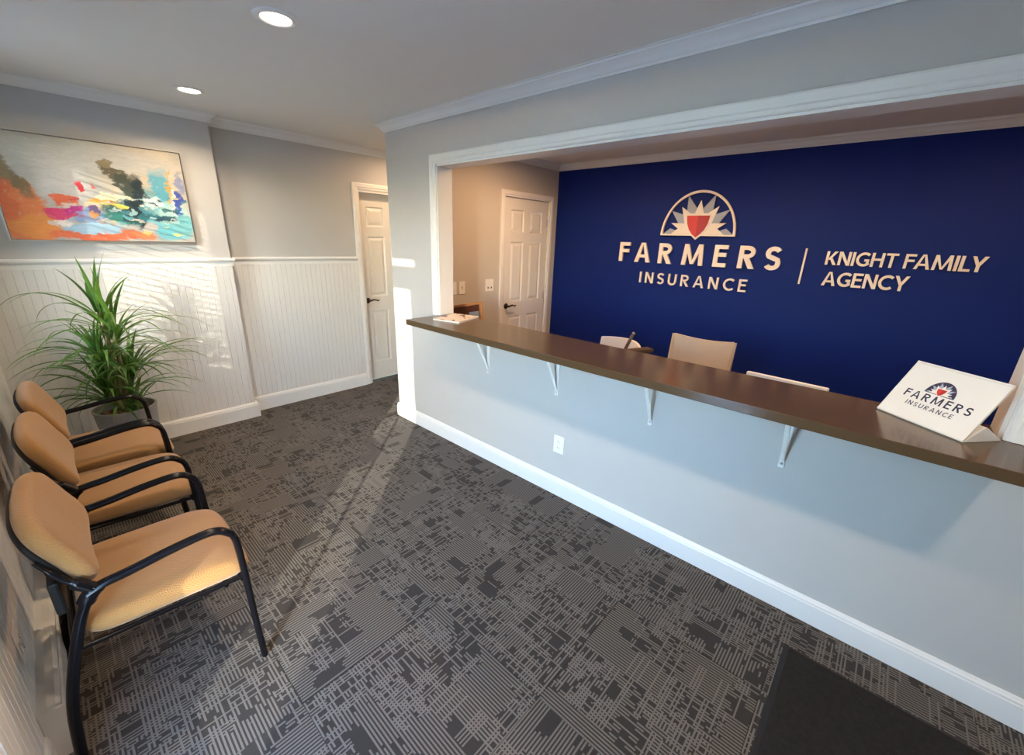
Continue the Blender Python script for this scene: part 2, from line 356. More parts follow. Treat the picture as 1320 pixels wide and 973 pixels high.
# floor with carpet tiles
fl = struct(MB().box(XH-.12, XE+.12, YL-.12, YB+.12, -.10, -.007).obj('floor', 'subfloor'), 'dark grey striped carpet tile floor')
TS, g = .61, .0008
def tile_mesh(x0, x1, y0, y1):
    m = MB(); b = .0012; x0 += g; x1 -= g; y0 += g; y1 -= g
    m.v = [(x0, y0, -.007), (x1, y0, -.007), (x1, y1, -.007), (x0, y1, -.007), (x0, y0, -b), (x1, y0, -b), (x1, y1, -b), (x0, y1, -b), (x0+b, y0+b, 0), (x1-b, y0+b, 0), (x1-b, y1-b, 0), (x0+b, y1-b, 0)]
    m.f = [(8, 9, 10, 11)]+[(i, (i+1) % 4, 4+(i+1) % 4, 4+i) for i in range(4)]+[(4+i, 4+(i+1) % 4, 8+(i+1) % 4, 8+i) for i in range(4)]+[(3, 2, 1, 0)]
    return m.mesh('carpet_tile', 'carpet')
full = tile_mesh(-TS/2, TS/2, -TS/2, TS/2)
for i in range(-5, 5):
    for j in range(-2, 6):
        cx, cy = 2.0+(i+.5)*TS, -1.12+(j+.5)*TS
        x0, x1 = max(cx-TS/2, XH-.1), min(cx+TS/2, XE+.1); y0, y1 = max(cy-TS/2, YL-.1), min(cy+TS/2, YB+.1)
        if x1-x0 < .02 or y1-y0 < .02: continue
        turn = (i+j) % 2
        if x1-x0 > TS-.001 and y1-y0 > TS-.001: me = full
        elif turn: me = tile_mesh(y0-cy, y1-cy, -(x1-cx), -(x0-cx))
        else: me = tile_mesh(x0-cx, x1-cx, y0-cy, y1-cy)
        o = link('carpet_tile', me, fl, (cx, cy, 0)); o.rotation_euler = (0, 0, math.pi/2*turn)
struct(MB().box(XH-.12, XE+.12, YL-.12, YB+.12, H, H+.1).obj('ceiling', 'ceil'), 'pale grey painted ceiling')

# window / door openings in the street wall (out of frame, they let the sun in)
WX0, WX1, WZ0, WZ1 = -.30, .47, .90, 2.25
DX0, DX1, DZ1 = 2.0, 2.72, 2.38
def wall_with_holes(name, mat, a0, a1, z1, holes, t0, t1, axis, label):
    """wall plane along x ('x': thickness in y) or y; holes (a0,a1,z0,z1) sorted"""
    m = MB()
    def put(p0, p1, q0, q1):
        if p1-p0 > 1e-4 and q1-q0 > 1e-4:
            m.box(p0, p1, t0, t1, q0, q1) if axis == 'x' else m.box(t0, t1, p0, p1, q0, q1)
    a = a0
    for h0, h1, z0, zz in holes:
        put(a, h0, 0, z1); put(h0, h1, 0, z0); put(h0, h1, zz, z1); a = h1
    put(a, a1, 0, z1)
    return struct(m.obj(name, mat), label)
wall_with_holes('wall_left', 'wall', XA-.25, XE+.12, H, [(WX0, WX1, WZ0, WZ1), (DX0, DX1, 0, DZ1)], YL-.12, YL, 'x', 'street side wall behind the tan chairs')
struct(MB().box(XH-.12, XA, YL, YA, 0, H).obj('wall_back', 'wall'), 'grey wall above white beadboard behind the painting')
wall_with_holes('wall_hall', 'wall', YA, YB+.12, H, [(.278, 1.04, 0, 2.062)], XH-.12, XH, 'y', 'recessed grey wall with the far hall door')
wall_with_holes('wall_counter', 'wall', 0, XE, H, [(OX0, OX1, OZ0, OZ1)], 0, WT, 'x', 'light grey wall carrying the brown counter')
wall_with_holes('wall_partition', 'rwall', WT, YB, H, [(1.296, 2.036, 0, 2.05)], 0, XR, 'y', 'beige grey side wall of the reception with a door')
struct(MB().box(XR, XE, YB, YB+.12, 0, H).obj('wall_accent', 'blue'), 'navy blue accent wall with the lettering')
struct(MB().box(XH, XR, YB, YB+.12, 0, H).obj('wall_hall_end', 'wall'), 'end wall of the hall')
struct(MB().box(XE, XE+.12, YL, YB+.12, 0, H).obj('wall_right', 'wall'), 'grey wall closing the room on the right')
struct(MB().box(-40, 40, -60, YL-.12, -.2, -.1).obj('ground', 'pave'), 'pavement outside the street wall')

# crown, baseboards, rails
def crown(z, p): return [(0, z-.059), (.006, z-.059), (.010, z-.050), (.016, z-.047), (.022, z-.036), (.033, z-.022), (.047, z-.014), (.052, z-.011), (.054, z-.004), (.066, z-.003), (.066, z), (0, z)]
def base(h): return [(0, .0), (.017, .0), (.017, h-.028), (.0145, h-.022), (.0145, h-.014), (.010, h-.007), (.007, h), (0, h)]
RAIL = [(0, 1.345), (.011, 1.345), (.011, 1.376), (.016, 1.380), (.024, 1.390), (.026, 1.398), (.022, 1.410), (0, 1.410)]
P_BACK = [(XH, YB), (XH, YA), (XA, YA), (XA, YL), (XE, YL), (XE, 0)]
struct(MB().sweep([(XE, 0), (0, 0), (0, YB)], crown(H, 0)).obj('trim_1', 'white', smooth=35), 'white crown moulding over the counter wall')
struct(MB().sweep(P_BACK, crown(H, 0)).obj('trim_2', 'white', smooth=35), 'white crown moulding round the waiting room')
struct(MB().sweep([(XR, YB), (XR, WT), (XE, WT), (XE, YB)], crown(H, 0), True).obj('trim_3', 'white', smooth=35), 'crown moulding inside the reception')
struct(MB().sweep([(XE, 0), (0, 0), (0, 1.22)], base(.125)).obj('baseboard_counter', 'white'), 'white baseboard under the counter')
struct(MB().sweep([(XH, .215), (XH, YA), (XA, YA), (XA, YL)], [(d+.008*(d > 0), z) for d, z in base(.138)]).obj('baseboard_back', 'white'), 'white baseboard below the beadboard')
struct(MB().sweep([(1.62, YL), (DX0-.06, YL)], base(.125)).obj('baseboard_left', 'white'), 'short baseboard by the street door')
struct(MB().sweep([(XR, YB), (XR, 2.1)], base(.125)).sweep([(XE, YB), (XR, YB)], base(.125)).obj('baseboard_accent', 'white'), 'baseboard below the navy wall')
struct(MB().sweep([(XH, .215), (XH, YA), (XA, YA), (XA, YL), (WX0-.07, YL)], RAIL).obj('trim_4', 'white', smooth=35), 'white chair rail on the beadboard')
struct(MB().sweep([(WX1+.07, YL), (DX0-.06, YL)], RAIL).obj('trim_5', 'white', smooth=35), 'chair rail on the street wall')

def bead(a0, a1, z0, z1, place):
    """beadboard sheet with real grooves every 45 mm, front offset 8 mm; place(a, d, z)"""
    xs = []; a = a0; p = .045
    xs.append((a0, .008))
    k = math.ceil(a0/p)
    while k*p < a1-.006:
        c = k*p; k += 1
        if c-a0 < .006: continue
        xs += [(c-.0035, .008), (c-.0015, .0055), (c+.0005, .0088), (c+.0025, .0088), (c+.0042, .008)]
    xs.append((a1, .008)); m = MB(); n = len(xs)
    m.v = [place(a, d, z0) for a, d in xs]+[place(a, d, z1) for a, d in xs]+[place(a, 0, z0) for a, d in xs]+[place(a, 0, z1) for a, d in xs]
    m.f = [(i, i+1, n+i+1, n+i) for i in range(n-1)]+[(2*n+i+1, 2*n+i, 3*n+i, 3*n+i+1) for i in range(n-1)]
    m.f += [(0, n, 3*n, 2*n), (n-1, 3*n-1, 4*n-1, 2*n-1)]
    return m
m = bead(YA+.0, .215, .13, 1.346, lambda a, d, z: (XH+d, a, z))
struct(m.obj('wall_hall_wainscot', 'bead'), 'white beadboard beside the far hall door')
m = bead(YL, YA, .13, 1.346, lambda a, d, z: (XA+d, a, z))
struct(m.obj('wall_back_wainscot', 'bead'), 'white beadboard under the painting')
m = bead(XA, WX0-.07, .0, 1.346, lambda a, d, z: (a, YL+d, z))
for a0, a1, zz in ((WX0-.07, WX1+.07, WZ0-.06), (WX1+.07, DX0-.06, 1.346)):
    q = bead(a0, a1, 0, zz, lambda a, d, z: (a, YL+d, z)); m.add(q.v, q.f)
struct(m.obj('wall_left_wainscot', 'bead'), 'white beadboard on the street wall')

# casings: flat frame with stepped edge, in a wall plane
def casing(u0, u1, z0, z1, w, place, foot=True):
    m = MB(); prof = [(0, 0), (0, .014), (.008, .017), (w*.62, .017), (w*.70, .012), (w-.006, .012), (w, .008), (w, 0)]   # from outside to inside
    pts = [(u0, z0), (u0, z1), (u1, z1), (u1, z0)]     # outer line
    vs = []
    for d, t in prof:
        for (u, z), (su, sz) in zip([(u0-w, z0), (u0-w, z1+w), (u1+w, z1+w), (u1+w, z0)], [(1, 0), (1, -1), (-1, -1), (-1, 0)]):
            vs.append(place(u+su*d, t, z+sz*d))
    n = len(prof); m.v = vs
    for k in range(3):
        for i in range(n): j = (i+1) % n; m.f.append((i*4+k, i*4+k+1, j*4+k+1, j*4+k))
    m.f += [tuple(i*4 for i in range(n)), tuple(i*4+3 for i in range(n))]
    return m
m = casing(OX0, OX1, 1.046, OZ1, .065, lambda u, t, z: (u, -t, z))
m.box(OX0-.0, OX0+.012, 0, WT, 1.046, OZ1).box(OX1-.012, OX1, 0, WT, 1.046, OZ1).box(OX0, OX1, 0, WT, OZ1-.012, OZ1)
struct(m.obj('trim_6', 'white'), 'white casing round the reception opening')
struct(casing(.278, 1.04, 0, 2.062, .062, lambda u, t, z: (XH+t, u, z)).obj('trim_7', 'white'), 'white casing of the far hall door')
struct(casing(1.296, 2.036, 0, 2.05, .06, lambda u, t, z: (XR+t, u, z)).obj('trim_8', 'white'), 'white casing of the reception door')

# six panel doors
def six_panel(name, label, W, Hd, loc, rz, handle_u, hinge_u=None):
    """door in local xz, front face -y"""
    d = link(name, None, None, loc); d.rotation_euler = (0, 0, rz); struct(d, label)
    s, mid, T = .105*W/.73, .10*W/.73, .036
    c0, c1, c2, c3 = s, (W-mid)/2, (W+mid)/2, W-s
    zs = [0, .20, .20+.60, .80+.16, .96+.64, 1.60+.10, Hd-.115, Hd]
    m = MB().box(0, c0, 0, T, 0, Hd).box(c3, W, 0, T, 0, Hd).box(c1, c2, 0, T, 0, Hd)
    for a, b in ((zs[0], zs[1]), (zs[2], zs[3]), (zs[4], zs[5]), (zs[6], zs[7])):
        m.box(c0, c1, 0, T, a, b).box(c2, c3, 0, T, a, b)
    m.obj('door_frame', 'doorpaint', d)
    for a, b in ((zs[1], zs[2]), (zs[3], zs[4]), (zs[5], zs[6])):
        for u0, u1 in ((c0, c1), (c2, c3)):
            q = MB(); r1, r2, r3 = .012, .018, .042
            ring = lambda e, y: [(u0+e, y, a+e), (u1-e, y, a+e), (u1-e, y, b-e), (u0+e, y, b-e)]
            q.v = ring(0, .001)+ring(r1, .011)+ring(r2, .011)+ring(r3, .002)+ring(0, T-.002)
            for k in range(3): q.f += [(4*k+i, 4*k+(i+1) % 4, 4*k+4+(i+1) % 4, 4*k+4+i) for i in range(4)]
            q.f += [(12, 13, 14, 15), (19, 18, 17, 16)]+[(i, (i+1) % 4, 16+(i+1) % 4, 16+i) for i in range(4)]
            q.obj('door_panel', 'doorpaint', d)
    hd = MB().lathe([(.0, .0), (.031, 0), (.031, .006), (.026, .011), (.013, .013), (.011, .045), (0, .045)], 24).xf(Matrix.Translation((handle_u, 0, .92)) @ Matrix.Rotation(math.pi/2, 4, 'X')).obj('door_handle', 'bronze', d, smooth=True)
    sg = 1 if handle_u < W/2 else -1
    MB().tube([(handle_u+sg*x, -.045-y, .92+z) for x, y, z in ((-.012, 0, 0), (.02, .004, .004), (.05, .006, .012), (.08, .004, .004), (.105, .0, -.004), (.118, -.002, .004))], [.009, .010, .008, .007, .007, .006], [.009, .010, .007, .006, .006, .005], ref=(0, 0, 1)).obj('lever', 'bronze', hd, smooth=True)
    if hinge_u is not None:
        for z in (.22, 1.0, 1.82):
            MB().lathe([(.007, -.05), (.007, .05)], 12, (hinge_u, -.007, z)).box(hinge_u-.02, hinge_u+.02, -.003, .003, z-.045, z+.045).obj('hinge', 'steel', d)
    return d
six_panel('door_1', 'white six panel hall door with bronze lever beside the beadboard', .72, 2.015, (XH-.085, .30, .012), math.pi/2, .055)
six_panel('door_2', 'white six panel door left of the navy wall in the reception', .732, 2.038, (XR-.008, 1.30, .008), math.pi/2, .06, .728)
struct(MB().box(XH-.12, XH, .278, .296, 0, 2.062).box(XH-.12, XH, 1.022, 1.04, 0, 2.062).box(XH-.12, XH, .296, 1.022, 2.040, 2.062).box(XH-.12, XH-.095, .296, .322, 0, 2.04).box(XH-.12, XH-.095, .322, 1.022, 2.02, 2.04).obj('trim_9', 'white'), 'white jamb of the far hall door')
struct(MB().box(XH-.13, XH-.122, .2, 1.1, 0, 2.1).obj('wall_hall_closet', 'wall'))
struct(MB().box(0, XR-.05, 1.296, 1.299, 0, 2.05).box(0, XR-.05, 2.033, 2.036, 0, 2.05).obj('trim_10', 'white'))

# street window with blind, street door: they stand left of the picture and throw the sun patches
w = link('window_1', None); struct(w, 'street window with a white slatted blind above the chairs')
m = MB()
for a, b, c, d_ in ((WX0, WX0+.04, WZ0, WZ1), (WX1-.04, WX1, WZ0, WZ1), (WX0+.04, WX1-.04, WZ0, WZ0+.04), (WX0+.04, WX1-.04, WZ1-.04, WZ1)): m.box(a, b, YL-.10, YL-.05, c, d_)
m.obj('window_frame', 'white', w)
MB().box(WX0+.04, WX1-.04, YL-.08, YL-.076, WZ0+.04, WZ1-.04).obj('pane', 'glass', w)
MB().add([(WX0+.04, YL-.098, WZ0+.04), (WX1-.04, YL-.098, WZ0+.04), (WX1-.04, YL-.098, WZ1-.04), (WX0+.04, YL-.098, WZ1-.04)], [(0, 1, 2, 3)]).obj('added_sun_filter', 'sunfilter', w)  # unseen sheet added outside the pane to dim the sun patch indoors
casing(WX0, WX1, WZ0, WZ1, .06, lambda u, t, z: (u, YL+t, z)).obj('window_casing', 'white', w)
MB().bbox(WX0-.08, WX1+.08, YL, YL+.045, WZ0-.03, WZ0-.001).obj('window_sill', 'white', w)
slat = MB().add([(-.5*(WX1-WX0)+.045, -.022, 0), (.5*(WX1-WX0)-.045, -.022, 0), (.5*(WX1-WX0)-.045, 0, .004), (-.5*(WX1-WX0)+.045, 0, .004), (.5*(WX1-WX0)-.045, .022, 0), (-.5*(WX1-WX0)+.045, .022, 0)], [(0, 1, 2, 3), (3, 2, 4, 5)]).mesh('slat', 'blind')
z = WZ0+.07
while z < WZ1-.06:
    o = link('slat', slat, w, ((WX0+WX1)/2, YL-.025, z)); o.rotation_euler = (math.radians(-2), 0, 0); z += .046
dr = link('door_3', None); struct(dr, 'glazed street door beside the camera')
GX0, GX1 = 2.12, 2.60
m = MB().box(DX0+.03, GX0, YL-.10, YL-.055, .01, 2.12).box(GX1, DX1-.03, YL-.10, YL-.055, .01, 2.12).box(GX0, GX1, YL-.10, YL-.055, .01, .14).box(GX0, GX1, YL-.10, YL-.055, 2.06, 2.12)
m.obj('door_leaf', 'white', dr)
MB().box(GX0, GX1, YL-.08, YL-.074, .14, 2.06).obj('pane', 'glass', dr)
MB().box(DX0, DX0+.03, YL-.12, YL, 0, DZ1).box(DX1-.03, DX1, YL-.12, YL, 0, DZ1).box(DX0+.03, DX1-.03, YL-.12, YL, 2.12, 2.21).box(DX0+.03, DX1-.03, YL-.12, YL, 2.31, DZ1).obj('door_frame', 'white', dr)
MB().box(DX0+.03, DX1-.03, YL-.08, YL-.074, 2.21, 2.31).obj('transom_pane', 'glass', dr)
casing(DX0, DX1, 0, DZ1-.01, .055, lambda u, t, z: (u, YL+t, z)).obj('door_casing', 'white', dr)
MB().lathe([(0, 0), (.012, 0), (.012, .5), (0, .5)], 12, (2.655, YL-.02, .8)).box(2.648, 2.662, YL-.055, YL-.02, .84, .86).box(2.648, 2.662, YL-.055, YL-.02, 1.24, 1.26).obj('pull_handle', 'steel', dr)

# ------------------------------------------------------------------ recessed lamps
def recessed(x, y, label, power=1.0, col=None):
    t = thing('recessed_light', label, 'light', (x, y, H), 0, 'recessed ceiling lights')
    MB().lathe([(.086, 0), (.086, -.003), (.080, -.007), (.062, -.008), (.056, -.004), (.054, 0)], 40, closed=True).obj('trim_ring', 'white', t, smooth=True)
    MB().lathe([(0, -.001), (.0545, -.001), (.0545, -.0025), (0, -.0025)], 32).obj('lens', 'lens', t)
    ld = bpy.data.lights.new('lamp_light', 'AREA'); ld.shape = 'DISK'; ld.size = .105; ld.energy = LAMP_W*power; ld.color = col or LAMP_COL; ld.spread = math.radians(140 if col is None else 175)
    lo = link('lamp_light', ld, t, (0, 0, -.0035)); return t
recessed(1.131, -1.185, 'recessed ceiling light nearest the camera, large at the top of the photo')
recessed(-.30, -1.18, 'smaller recessed ceiling light above the painting')
recessed(2.55, -1.18, 'recessed ceiling light over the middle of the counter, out of frame')
recessed(3.97, -1.18, 'recessed ceiling light over the entrance mat, out of frame')
recessed(-.50, .75, 'recessed ceiling light in the hall in front of the far door', .8, (1, .62, .34))
WARM = (1, .58, .30)
recessed(.95, 1.0, 'recessed ceiling light inside the reception near its door', 1.7, WARM)
recessed(2.3, 1.0, 'recessed ceiling light in the middle of the reception', 1.4, WARM)
recessed(3.65, 1.0, 'recessed ceiling light at the right end of the reception', 1.2, WARM)

# ------------------------------------------------------------------ counter and brackets
t = thing('reception_counter', 'long polished brown stone counter along the reception opening', 'counter', (0, 0, 0))
MB().bbox(OX0-.015, OX1+.045, -.300, -.0005, 1.005, 1.045, .003).box(OX0+.001, OX1-.001, -.003, WT+.012, 1.0052, 1.0449).obj('stone_top', 'counter', t)
MB().box(OX0-.01, OX1+.03, -.012, -.0005, .985, 1.0045).obj('cleat', 'white', t)
for x, lab in ((1.19, 'white metal shelf bracket under the counter nearest the magazine'), (1.805, 'white metal shelf bracket just left of the wall outlet'),
               (2.43, 'white metal shelf bracket under the counter below the tan office chair'), (3.047, 'white metal shelf bracket nearest the slanted counter sign')):
    t = thing('shelf_bracket', lab, 'bracket', (x, 0, 1.0045), 0, 'brackets under the counter')
    MB().bbox(-.012, .012, -.0045, -.0005, -.305, -.022, .0015).obj('wall_leg', 'white', t)
    MB().bbox(-.012, .012, -.20, -.013, -.005, -.0005, .0015).obj('top_arm', 'white', t)
    MB().tube([(0, -.006, -.272), (0, -.016, -.250), (0, -.138, -.016), (0, -.150, -.006)], .010, .004, 8, ref=(1, 0, 0)).obj('brace', 'white', t)
    for z in (-.285, -.05):
        MB().lathe([(.0065, 0), (.0065, .002), (.004, .0035)], 12).xf(Matrix.Translation((0, -.0045, z)) @ Matrix.Rotation(math.pi/2, 4, 'X')).obj('screw', 'steel', t)

def outlet(name, lab, cat, M_, w=.078, h=.122, kind='outlet', group=None):
    t = thing(name, lab, cat, (0, 0, 0), 0, group); t.matrix_world = M_
    MB().bbox(-w/2, w/2, -.006, -.0005, -h/2, h/2, .002).obj('cover_plate', 'plate', t)
    if kind == 'outlet':
        for z in (-.021, .021):
            s_ = MB().bbox(-.017, .017, -.008, -.005, z-.0145, z+.0145, .001).obj('socket', 'plate', t)
            MB().box(-.008, -.0055, -.0084, -.0078, z-.003, z+.006).box(.0055, .008, -.0084, -.0078, z-.003, z+.005).lathe([(.0025, 0), (.0025, .0005)], 8, (0, -.0081, z-.009)).obj('slots', 'slot', s_)
    elif kind == 'rocker':
        MB().bbox(-.016, .016, -.010, -.005, -.033, .033, .0015).obj('rocker', 'plate', t)
    elif kind == 'toggle':
        for x in ((0,) if w < .1 else (-.023, .023)):
            MB().box(x-.005, x+.005, -.0065, -.0055, -.012, .012).obj('switch_slot', 'slot', t)
            MB().box(x-.0035, x+.0035, -.016, -.006, -.009, .001).obj('toggle', 'plate', t)
    elif kind == 'jack':
        for x in (-.023, .023): MB().bbox(x-.008, x+.008, -.0075, -.005, -.035, -.018, .001).obj('jack', 'slot', t)
    return t
I4 = Matrix.Identity(4)
outlet('wall_outlet', 'white wall outlet under the brown counter', 'outlet', Matrix.Translation((1.853, 0, .367)))
RX = Matrix.Rotation(math.pi/2, 4, 'Z')
outlet('light_switch', 'light switch plate nearest the opening on the reception side wall', 'switch', Matrix.Translation((XR, .60, 1.165)) @ RX, kind='rocker', group='reception switch plates')
outlet('light_switch', 'middle switch plate with a dark toggle on the reception side wall', 'switch', Matrix.Translation((XR, .71, 1.165)) @ RX, kind='toggle', group='reception switch plates')
outlet('jack_plate', 'wide white plate with two dark jacks beside the reception door', 'wall plate', Matrix.Translation((XR, 1.09, 1.172)) @ RX, w=.116, kind='jack')
outlet('wall_outlet', 'wall outlet on the street wall at the lower left photo edge', 'outlet', Matrix.Translation((1.455, YL+.008, .37)) @ Matrix.Rotation(math.pi, 4, 'Z'))

# baseboard heater along the street wall
hx0, hx1 = XA+.03, 1.62
t = thing('baseboard_heater', 'long white metal baseboard heater behind the tan chairs', 'heater', (0, YL+.008, 0))
MB().sweep([(hx0, 0), (hx1-.012, 0)], [(0, .02), (.004, .02), (.004, .188), (.040, .188), (.050, .178), (.050, .168), (.046, .168), (.038, .181), (0, .196)]).obj('heater_back', 'heater', t)
MB().sweep([(hx0, 0), (hx1-.012, 0)], [(.046, .045), (.052, .045), (.055, .06), (.055, .150), (.049, .158), (.046, .150)]).obj('front_cover', 'heater', t)
MB().box(hx0, hx1-.012, .006, .044, .075, .125).obj('heating_fins', 'slot', t)
MB().bbox(hx1-.012, hx1, .0, .058, .0, .198, .003).obj('end_cap', 'heater', t)

# ------------------------------------------------------------------ lettering
def glyph_parts(ch, w):
    """convex polygon pieces in a box of cap height 1; returns (pieces, advance)"""
    P = []
    def R(x0, y0, x1, y1): P.append([(x0, y0), (x1, y0), (x1, y1), (x0, y1)])
    def Q(*p): P.append(list(p))
    def S(pts, ww=None):
        ww = ww or w; n = len(pts); V = [Vector(p) for p in pts]; L = []
        for i in range(n):
            a = V[max(i-1, 0)]; b = V[min(i+1, n-1)]; d = (b-a).normalized(); L.append(Vector((-d.y, d.x))*ww/2)
        for i in range(n-1):
            P.append([tuple(V[i]-L[i]), tuple(V[i+1]-L[i+1]), tuple(V[i+1]+L[i+1]), tuple(V[i]+L[i])])
    def arc(cx, cy, rx, ry, a0, a1, n=14): return [(cx+rx*math.cos(math.radians(a0+(a1-a0)*i/n)), cy+ry*math.sin(math.radians(a0+(a1-a0)*i/n))) for i in range(n+1)]
    h = w*.9
    if ch in 'FEL':
        W = .60 if ch != 'L' else .56
        R(0, 0, w, 1)
        if ch in 'FE': R(w, 1-h, W, 1); R(w, .47, W*.92, .47+h)
        if ch in 'EL': R(w, 0, W, h)
    elif ch == 'I': W = w; R(0, 0, w, 1)
    elif ch == 'T': W = .70; R(0, 1-h, W, 1); R(W/2-w/2, 0, W/2+w/2, 1-h)
    elif ch == 'H': W = .76; R(0, 0, w, 1); R(W-w, 0, W, 1); R(w, .45, W-w, .45+h)
    elif ch == 'A':
        W = .88; a = w*1.1; Q((0, 0), (a, 0), (W/2+.1*w, 1), (W/2-.55*w, 1)); Q((W-a, 0), (W, 0), (W/2+.55*w, 1), (W/2-.1*w, 1)); R(a*1.3, .24, W-a*1.3, .24+h*.9)
    elif ch == 'M':
        W = 1.04; Q((0, 0), (w, 0), (w*1.35, 1), (w*.40, 1)); Q((W-w, 0), (W, 0), (W-w*.40, 1), (W-w*1.35, 1))
        Q((w*.42, 1), (W/2-w*.40, .06), (W/2+w*.25, .06), (w*1.4, 1)); Q((W-w*1.4, 1), (W/2-w*.25, .06), (W/2+w*.40, .06), (W-w*.42, 1))
    elif ch == 'N':
        W = .78; R(0, 0, w, 1); R(W-w, 0, W, 1); Q((0, 1), (W-w*1.15, 0), (W, 0), (w*1.15, 1))
    elif ch == 'K':
        W = .74; R(0, 0, w, 1); Q((w*.9, .42), (w*1.6, .36), (W*.98, 1), (W*.98-w*1.25, 1)); Q((w*1.35, .52), (W-w*1.25, 0), (W, 0), (w*2.1, .62))
    elif ch == 'Y':
        W = .80; R(W/2-w/2, 0, W/2+w/2, .46); Q((0, 1), (W/2-w/2, .38), (W/2+w*.35, .46), (w*1.15, 1)); Q((W-w*1.15, 1), (W/2-w*.35, .46), (W/2+w/2, .38), (W, 1))
    elif ch == 'U':
        W = .76; S([(w/2, 1), (w/2, .7)]+arc(W/2, .36, W/2-w/2, .36-w/2+.01, 180, 360, 18)+[(W-w/2, .7), (W-w/2, 1)])
    elif ch == 'C':
        W = .78; S(arc(.50, .5, .50-w/2, .5-w*.45, 48, 312, 24))
    elif ch == 'G':
        W = .84; S(arc(.50, .5, .50-w/2, .5-w*.45, 48, 322, 24)); R(W-w-.02, .10, W-.02, .52); R(.52, .52-h, W-.02, .52)
    elif ch == 'S':
        W = .62; r = .26; S(arc(.31, .73, .31-w*.45, .27-w*.45, 25, 180, 12)+[(w*.45+.005, .66), (.13, .585), (.31, .515), (.50, .44), (W-w*.45-.005, .35)]+arc(.31, .27, .31-w*.45, .27-w*.45, 0, -155, 12), w*.95)
    elif ch == 'R':
        W = .72; R(0, 0, w, 1); S([(w*.8, 1-h/2), (.34, 1-h/2)]+arc(.34, .725, .34-w/2-.02+.02, .275-h/2, 85, -85, 12)+[(.34, .45+h/2), (w*.8, .45+h/2)], h)
        Q((.20, .50), (W-w*1.2, 0), (W, 0), (.20+w*1.15, .50))
    elif ch == '2':
        W = .62; S(arc(.31, .72, .31-w/2, .28-w/2, 165, -20, 12)+[(.5, .5), (.12, w*.6)], w); R(.02, 0, W, h)
    else: W = .3
    return P, W
def glyph_mesh(ch, size, w, depth, mat, sx=1.0):
    P, W = glyph_parts(ch, w); m = MB()
    for i, p in enumerate(P): m.prism([(x*size*sx, y*size) for x, y in p], 0, depth*(1+.012*(i % 4)) if len(P) < 9 else depth*(1+.012*(i % 2)))
    return m.mesh('letter', mat)
def text_line(parent, s, x0, x1, y0, size, w, depth, mat, z0=0., space=.32, xs=None, name='letter', sx=1.):
    adv = [sx*glyph_parts(ch, w/sx)[1]-(.14 if s[i:i+2] == 'LY' else .10 if s[i:i+2] == 'FA' else 0) if ch != ' ' else space for i, ch in enumerate(s)]; tot = sum(adv)*size
    gap = ((x1-x0)-tot)/(len(s)-1); x = x0; cache = {}
    for i, ch in enumerate(s):
        if ch != ' ':
            if ch not in cache: cache[ch] = glyph_mesh(ch, size, w/sx, depth, mat, sx)
            link(name, cache[ch], parent, ((xs[i] if xs else x), y0, z0))
        x += adv[i]*size+gap

def emblem(parent, cx, y0, k, depth, wall=True, z0=0.):
    """sunburst in half arch with shield; k scales the wall emblem's metres"""
    e = link('emblem', None, parent, (cx, y0, 0)) if wall else parent; L0 = None if wall else (cx, y0, z0); a, b, t = .342*k, .395*k, .021*k
    N = 32
    if wall:
        m = MB(); o = [(a*math.cos(math.pi*i/N), b*math.sin(math.pi*i/N)) for i in range(N+1)]; q = [((a-t)*math.cos(math.pi*i/N), t*.7+(b-t*1.7)*math.sin(math.pi*i/N)) for i in range(N+1)]
        for i in range(N): m.prism([o[i], o[i+1], q[i+1], q[i]], 0, depth*1.15)
        m.prism([(-a, 0), (a, 0), (a-t, t*.7), (-a+t, t*.7)], 0, depth*1.15)
        m.obj('arch_frame', 'cream', e, loc=L0)
    else:
        o = [(a*math.cos(math.pi*i/N), b*math.sin(math.pi*i/N)) for i in range(N+1)]
        MB().prism(o, 0, depth*.5).obj('arch_panel', 'navyprint', e, loc=L0)
    def ray(tx, ty, spread, frac, mat, d, ox=0, oy=.03):
        tip = Vector((tx, ty)); c0 = Vector((ox, oy)); v = tip-c0; n = Vector((-v.y, v.x)).normalized()*v.length*spread
        mid = c0+v*frac; MB().prism([(p*k)[:] for p in (c0, mid-n, tip, mid+n)], 0, d).obj('ray', mat, e, loc=L0)
    S_ = lambda x, z: (x-1.737, z-1.72)
    for x, z in ((1.616, 2.073), (1.858, 2.073), (1.474, 1.945), (2.0, 1.945)): ray(*S_(x, z), .17, .5, 'paleblue', depth*.55)
    for s in (-1, 1): MB().prism([(p[0]*k*s, p[1]*k) for p in ((.12, .018), (.315, .018), (.255, .065))][::s], 0, depth*.55).obj('ray', 'paleblue', e, loc=L0)
    for x, z in ((1.487, 1.833), (1.570, 1.975), (1.737, 2.030), (1.904, 1.975), (1.987, 1.833)): ray(*S_(x, z), .18 if z > 1.9 else .15, .50, 'cream', depth*(.8))
    MB().prism([(-.24*k, .016*k), (.24*k, .016*k), (.12*k, .11*k), (-.12*k, .11*k)], 0, depth*.78).obj('ray_base', 'cream', e, loc=L0)
    def half(s, g_, d, mat, nm):
        pts = [(0, -.013), (.035, .012), (.07, .055), (.092, .105), (.10, .15), (.103, .177), (0, .177)]
        pts = [((x+(g_ if x > 0 else 0))*k*s, (y+(g_*1.5 if y > .17 else (-g_*1.7 if y < 0 else -g_*.5 if y < .1 else 0)))*k) for x, y in pts]
        MB().prism(pts if s > 0 else pts[::-1], 0, d).obj(nm, mat, e, loc=L0)
    for s in (-1, 1):
        half(s, .013, depth*1.0, 'cream', 'shield_border'); half(s, 0, depth*1.25, 'red' if s < 0 else 'darkred', 'shield_half')
    return e

